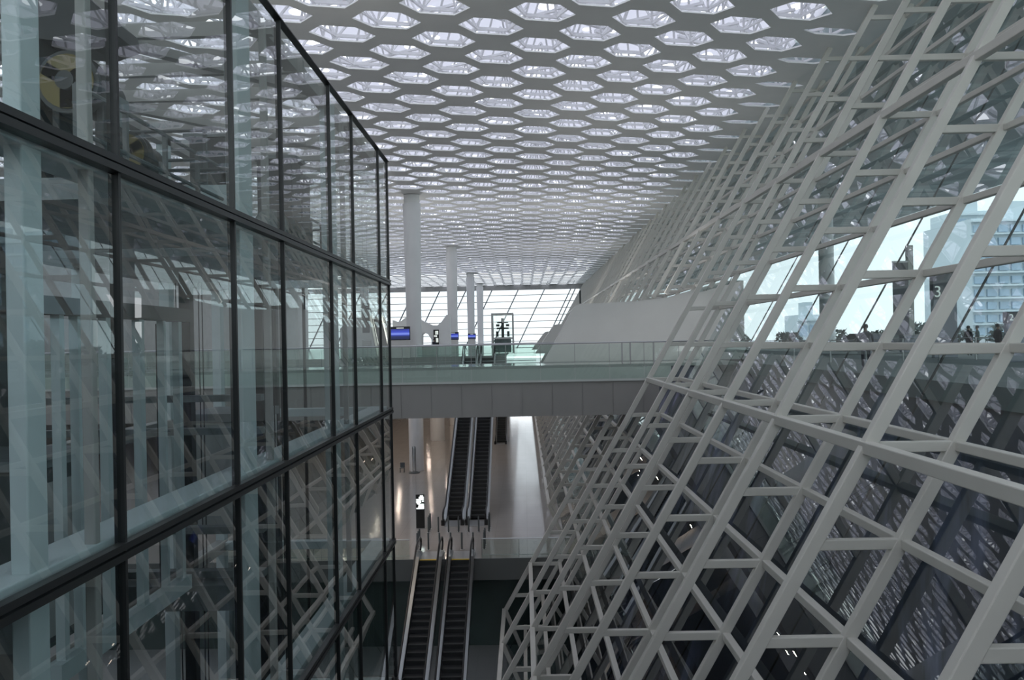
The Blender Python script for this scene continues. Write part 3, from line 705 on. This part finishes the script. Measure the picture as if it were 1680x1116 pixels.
# ------------------------------------------------------------------ people
SKIN = mat('skin', (.42, .28, .21), .5); HAIR = mat('dark_hair', (.015, .013, .012), .5)
def person(x, y, z, face, shirt, trousers, lab, pose='stand', h=1.36, bag=False):
    s = h/1.75
    J = [(0,0,.95),(0,0,1.12),(0,-.01,1.32),(0,0,1.45),(0,.01,1.53),(0,.03,1.63),(0,.02,1.72)]; R = [(.155,.11),(.15,.105),(.17,.11),(.08,.07),(.055,.055),(.078,.095),(.05,.06)]
    E = [(i, i+1) for i in range(6)]
    def chain(root, pts, rs):
        p = root
        for q, r in zip(pts, rs): J.append(q); R.append((r, r)); E.append((p, len(J)-1)); p = len(J)-1
    fw_ = .0
    st = .18 if pose == 'walk' else .03
    for sx, sg in ((-1, 1), (1, -1)):
        chain(0, [(sx*.1, 0, .88), (sx*.105, sg*st*.6+.03, .5), (sx*.11, sg*st, .09), (sx*.12, sg*st+.14, .04)], [.09, .06, .042, .035])
        if pose == 'bag' and sx == 1: arm = [(sx*.2, .0, 1.40), (sx*.24, .06, 1.14), (sx*.2, .28, 1.05), (sx*.16, .34, 1.04)]
        else: arm = [(sx*.2, 0, 1.40), (sx*.26, -.02, 1.13), (sx*.25, .08*sg+.05, .9), (sx*.25, .1*sg+.07, .81)]
        chain(2, arm, [.055, .043, .032, .034])
        base = len(J)-1; hx, hy, hz = J[base]
        for q in range(4):
            chain(base, [(hx+(q-1.5)*.018, hy+.035, hz-.035), (hx+(q-1.5)*.02, hy+.05, hz-.075+abs(q-1.4)*.01)], [.010, .008])
        chain(base, [(hx-sx*.03, hy+.03, hz-.01), (hx-sx*.04, hy+.05, hz-.035)], [.011, .009])
    me = bpy.data.meshes.new('tmp'); me.from_pydata([Vector(p)*s for p in J], E, [])
    o = bpy.data.objects.new('tmp', me); COL.objects.link(o)
    m = o.modifiers.new('skin', 'SKIN'); m.use_smooth_shade = True
    for i, r in enumerate(R): me.skin_vertices[0].data[i].radius = (r[0]*s, r[1]*s)
    me.skin_vertices[0].data[0].use_root = True
    ss = o.modifiers.new('sub', 'SUBSURF'); ss.levels = 1; ss.render_levels = 1
    dg = bpy.context.evaluated_depsgraph_get(); em = bpy.data.meshes.new_from_object(o.evaluated_get(dg))
    bpy.data.objects.remove(o); bpy.data.meshes.remove(me)
    em.name = 'person'; em.materials.clear()
    for mm in (SKIN, shirt, trousers, M['rubber']): em.materials.append(mm)
    for p in em.polygons:
        c = p.center/s
        p.material_index = 3 if c.z < .07 else 2 if c.z < .93 and abs(c.x) < .2 else 0 if c.z > 1.47 or c.z < .9 or (abs(c.x) > .21 and c.z < .93) else 1
        p.use_smooth = True
    b = bpy.data.objects.new('person', em); COL.objects.link(b); b.location = (x, y, z); b.rotation_euler = (0, 0, face)
    tag(b, lab, 'person', 'people outside on the road deck' if x > 4 else None)
    MB().lathe((0, -.0, 1.625*s), [(.088*s, -.02*s), (.1*s, .05*s), (.085*s, .11*s), (.03*s, .14*s)], 14).build('hair', HAIR, b, smooth=True)
    f = MB()
    for sx in (-1, 1): f.lathe((sx*.03*s, .118*s, 1.63*s), [(.008*s, -.008*s), (.008*s, .008*s)], 6)
    f.bar((-.025*s, .118*s, 1.575*s), (.025*s, .118*s, 1.575*s), .01*s, .008*s); f.bar((0, .115*s, 1.63*s), (0, .135*s, 1.6*s), .02*s, .02*s)
    f.build('face_features', HAIR, b)
    return b
CL = [mat('cloth_dark', (.03, .035, .05), .8), mat('cloth_teal', (.10, .20, .20), .8), mat('cloth_grey', (.14, .14, .16), .8), mat('cloth_navy', (.02, .025, .05), .8)]
person(9.95, 22.5, ZD, 2.6, CL[2], CL[3], 'person in grey seen from the chest up behind the lattice glass')
person(20.1, 35.0, ZD, -1.2, CL[0], CL[3], 'person in dark clothes at the outside railing, left of another person')
person(20.5, 35.0, ZD, 1.3, CL[1], CL[0], 'person in teal top at the outside railing')
person(17.5, 28.6, ZD, -1.5, CL[0], CL[3], 'person walking in dark clothes near the numbered sign', 'walk')
person(18.9, 28.9, ZD, .5, CL[0], CL[0], 'person in black at the right edge beside the number two sign', 'stand')
person(1.35, 57.0, ZD-0, 2.8, CL[0], CL[3], 'small distant person standing beside the white sloping wall') if False else None
person(-7.1, 60.9, ZD, 3.1, CL[0], CL[3], 'person in black behind the low desk by the nearest screen')

# ------------------------------------------------------------------ outside: signs, buildings, planting
def totem(x, y, w, h, txt, size, tx, tz, lab, top=1.0, rz=0.):
    root = empty('sign_totem', (x, y, ZD), lab, 'sign', rz=rz)
    bevel(MB().box((-w/2, 0, 0), (w/2, .25, h-top)).build('body', M['totembody'], root), .02)
    bevel(MB().box((-w/2-.02, -.02, h-top), (w/2+.02, .27, h)).build('number_panel', M['totem'], root), .02)
    c = bpy.data.curves.new('number', 'FONT'); c.body = txt; c.size = size; c.extrude = .005; c.align_x = 'CENTER'
    t = bpy.data.objects.new('number', c); COL.objects.link(t); t.parent = root; t.location = (tx, -.035, h-top+tz); t.rotation_euler = (math.pi/2, 0, 0)
    dg = bpy.context.evaluated_depsgraph_get(); me = bpy.data.meshes.new_from_object(t.evaluated_get(dg)); me.name = 'number'
    bpy.data.objects.remove(t); t = bpy.data.objects.new('number', me); COL.objects.link(t); t.parent = root; t.location = (tx, -.035, h-top+tz); t.rotation_euler = (math.pi/2, 0, 0)
    me.materials.clear(); me.materials.append(M['signwhite'])
totem(18.0, 33, 1.0, 3.8, '3', .68, -.33, .10, 'tall grey sign totem with white number three on dark top', 1.3)
totem(17.25, 27, .75, 1.75, '2-', .32, -.22, .10, 'smaller sign totem with white number two at the right edge', .4)
def dark_panel():
    root = empty('banner_post', (22.0, 45, ZD), 'dark hanging banner panel beside a beige post outside', 'sign')
    MB().box((-.42, 0, 1.0), (.42, .12, 5.2)).build('banner', M['totem'], root)
    MB().box((.44, 0, 0), (.75, .3, 6.2)).build('post', mat('post_beige', (.55, .55, .5), .6), root)
    MB().box((-.45, .02, 5.2), (.45, .1, 5.3)).build('arm', M['steelsat'], root)
dark_panel()
tag(MB().lathe((25.2, 64, 0), [(.62, ZD), (.58, ZC+.02)], 28).build('canopy_column', M['column'], smooth=True), 'round pale canopy column standing outside the lattice glass', 'column')
for i, (x, y, w, h, lab) in enumerate([(19.4, 43, 1.2, 1.05, 'grey planter box outside, below the dark banner'), (22.4, 44, 1.5, .95, 'longer grey planter box outside, right of the banner')]):
    r = empty('planter_box', (x, y, ZD), lab, 'planter')
    bevel(MB().box((-w/2, 0, 0), (w/2, .6, h)).build('box', M['totembody'], r)); MB().box((-w/2-.03, -.03, h), (w/2+.03, .63, h+.06)).build('rim', M['concrete'], r)
def road_rail(y, x0, x1, lab):
    root = empty('road_railing', (x0, y, ZD), lab, 'railing')
    for z in (.3, .58, .86): MB().tube([(0, 0, z), (x1-x0, 0, z)], .022, 6).build('rail', M['steelsat'], root)
    n = int((x1-x0)/1.4)
    for i in range(n+1): MB().box((i*1.4-.025, -.025, 0), (i*1.4+.025, .025, .88)).build('post', M['steelsat'], root)
road_rail(30.0, 10.5, 34, 'steel railing outside in front of the apartment block')
def building(x, y, w, d, h, nx, nz, lab):
    root = empty('apartment_building', (x, y, ZL), lab, 'building')
    MB().box((0, 0, 0), (w, d, h)).build('wall', M['bldg'], root)
    for i in range(nx):
        for j in range(nz):
            a = w*(i+.12)/nx; b = w*(i+.88)/nx; z0 = h*(j+.30)/(nz+.4); z1 = h*(j+.86)/(nz+.4)
            MB().box((a, -.35, z0), (b, .0, z1)).build('window', M['bldgwin'], root)
    sl = MB()
    for j in range(nz+1): sl.box((-.3, -.9, h*(j+.08)/(nz+.4)), (w+.3, 0, h*(j+.2)/(nz+.4)))
    sl.build('floor_band', M['bldg'], root)
    MB().box((w*.3, d*.2, h), (w*.6, d*.6, h+3)).build('roof_hut', M['bldg'], root)
building(68.5, 118, 26, 14, 32, 14, 16, 'pale apartment block with rows of windows outside')
building(112, 200, 12, 12, 46, 4, 12, 'distant hazy pale tower left of the apartment block')
building(64, 180, 7, 9, 19.5, 3, 4, 'small distant building low on the horizon outside')
def shrub(x, y, r, h, lab):
    root = empty('shrub', (x, y, ZD), lab, 'shrub', 'dark shrubs along the outside road'); b = MB()
    rnd = random.Random(int(x*10+y))
    for i in range(220):
        a = rnd.uniform(0, 6.283); q = math.sqrt(rnd.random()); zz = rnd.random()
        c = Vector((math.cos(a)*q*r*(1-.45*zz), math.sin(a)*q*r*.6, .12*h+zz*h*.9))
        u = Vector((rnd.uniform(-1, 1), rnd.uniform(-1, 1), rnd.uniform(-1, 1))).normalized(); v = u.orthogonal().normalized(); l = .16*h+.05
        b.add([c-u*l, c+v*l*.5, c+u*l, c-v*l*.5], [(0,1,2,3)])
    b.build('foliage', M['leaf'], root, fix=False); MB().tube([(0, 0, 0), (0, 0, h*.6)], .05, 6).build('stem', M['wood'], root)
for i, (x, y, r, h) in enumerate([(24, 70, 1.6, 1.3), (28, 70, 2.0, 1.6), (32, 70, 1.8, 1.3), (36.5, 70, 2.0, 1.9), (40.5, 72, 2.0, 1.4), (20, 72, 1.5, 1.2), (45, 72, 2.2, 1.7), (50, 74, 2.2, 1.4)]):
    shrub(x, y, r, h, 'dark leafy shrub along the outside road, %s from the left' % ORD[[5,0,1,2,3,4,6,7].index(i) if i in (0,1,2,3,4,5,6,7) else i])
def car(x, y, rz, body, lab):
    root = empty('car', (x, y, ZD), lab, 'car', rz=rz)
    MB().prism([(-1.75, .2), (1.75, .2), (1.78, .5), (1.65, .62), (.9, .7), (.45, 1.1), (-.9, 1.12), (-1.45, .72), (-1.75, .66)], -.7, .7).build('body', body, root)
    MB().prism([(.82, .72), (.42, 1.05), (-.85, 1.07), (-1.3, .74)], -.71, .71).build('windows', M['darkglass'], root)
    for a in (-1.1, 1.1):
        for b in (-.62, .62): MB().lathe((a, b-.09, .25), [(.25, 0), (.25, .18)], 18, 'y').build('wheel', M['rubber'], root)
car(22.3, 50, .1, M['totem'], 'dark car parked outside below the number three sign')
car(30.5, 62, 0, M['machinegrey'], 'grey car farther away on the outside road')

# ------------------------------------------------------------------ lights
def area(loc, sx, sy, power, col=(1, 1, 1), rot=(0, 0, 0), name='area_lamp'):
    l = bpy.data.lights.new(name, 'AREA'); l.shape = 'RECTANGLE'; l.size = sx*K; l.size_y = sy*K; l.energy = power; l.color = col
    o = bpy.data.objects.new(name, l); COL.objects.link(o); o.location = loc; o.rotation_euler = rot; return o
for i in range(9):          # warm downlights under the deck
    for x in (-6.2, -10.5, -14):
        area((x+(i % 2)*.9, 58.5+i*6.5, ZD-1.4), .3, .3, 60, (1, .82, .68), name='downlight')
for i in range(4):
    area((-6.9-(i % 2)*1.5, 34+i*1.1, ZD-2.3), .22, .22, 40, (1, .82, .68), name='downlight')
area((-6.6, 13.5, 5.7), 4.2, 17, 500, (1, .98, .95), (math.pi, 0, 0), 'uplight')     # invented fill lamps aimed up from tower, portal walls and islands to brighten ceiling
for x, y, z, p in ((6.0, 38.1, 1.95, 110), (5.0, 65, 1.6, 350), (5.0, 93, 1.4, 350), (-9.25, 64.5, 2.75, 300), (-18.2, 84.7, 3.1, 350)):
    area((x, y, z), .5, .4, p, (1, .98, .95), (math.pi, 0, 0), 'uplight')
w = bpy.data.worlds.new('World'); S.world = w; w.use_nodes = True; nt = w.node_tree; bg = nt.nodes['Background']
tc = nt.nodes.new('ShaderNodeTexCoord'); sp = nt.nodes.new('ShaderNodeSeparateXYZ'); r = nt.nodes.new('ShaderNodeValToRGB')
e = r.color_ramp.elements; e[0].position = 0; e[0].color = (.93, .98, 1.0, 1); e[1].position = .6; e[1].color = (1.0, 1.05, 1.15, 1)
nt.links.new(tc.outputs['Generated'], sp.inputs[0]); nt.links.new(sp.outputs['Z'], r.inputs['Fac']); nt.links.new(r.outputs['Color'], bg.inputs['Color'])
bg.inputs['Strength'].default_value = 2.2

# ------------------------------------------------------------------ camera
yaw, pitch, roll = -.015, .0015, -.0196
fwd = Vector((math.sin(yaw)*math.cos(pitch), math.cos(yaw)*math.cos(pitch), math.sin(pitch)))
rt = Vector((math.cos(yaw), -math.sin(yaw), 0)); up = rt.cross(fwd)
r2 = rt*math.cos(roll)+up*math.sin(roll); u2 = -rt*math.sin(roll)+up*math.cos(roll)
cd = bpy.data.cameras.new('camera'); cam = bpy.data.objects.new('camera', cd); COL.objects.link(cam)
cam.matrix_world = Matrix((r2, u2, -fwd)).transposed().to_4x4()
cd.sensor_width = 36; cd.lens = 1260/1680*36; cd.clip_end = 2000; cd.clip_start = .05
S.camera = cam

# ------------------------------------------------------------------ to metres
for me in bpy.data.meshes:
    me.transform(Matrix.Scale(K, 4))
for o in bpy.data.objects:
    if o is not cam: o.location = o.location*K
S.view_settings.view_transform = 'Standard'
S.view_settings.exposure = 0.0
S.cycles.transparent_max_bounces = 24
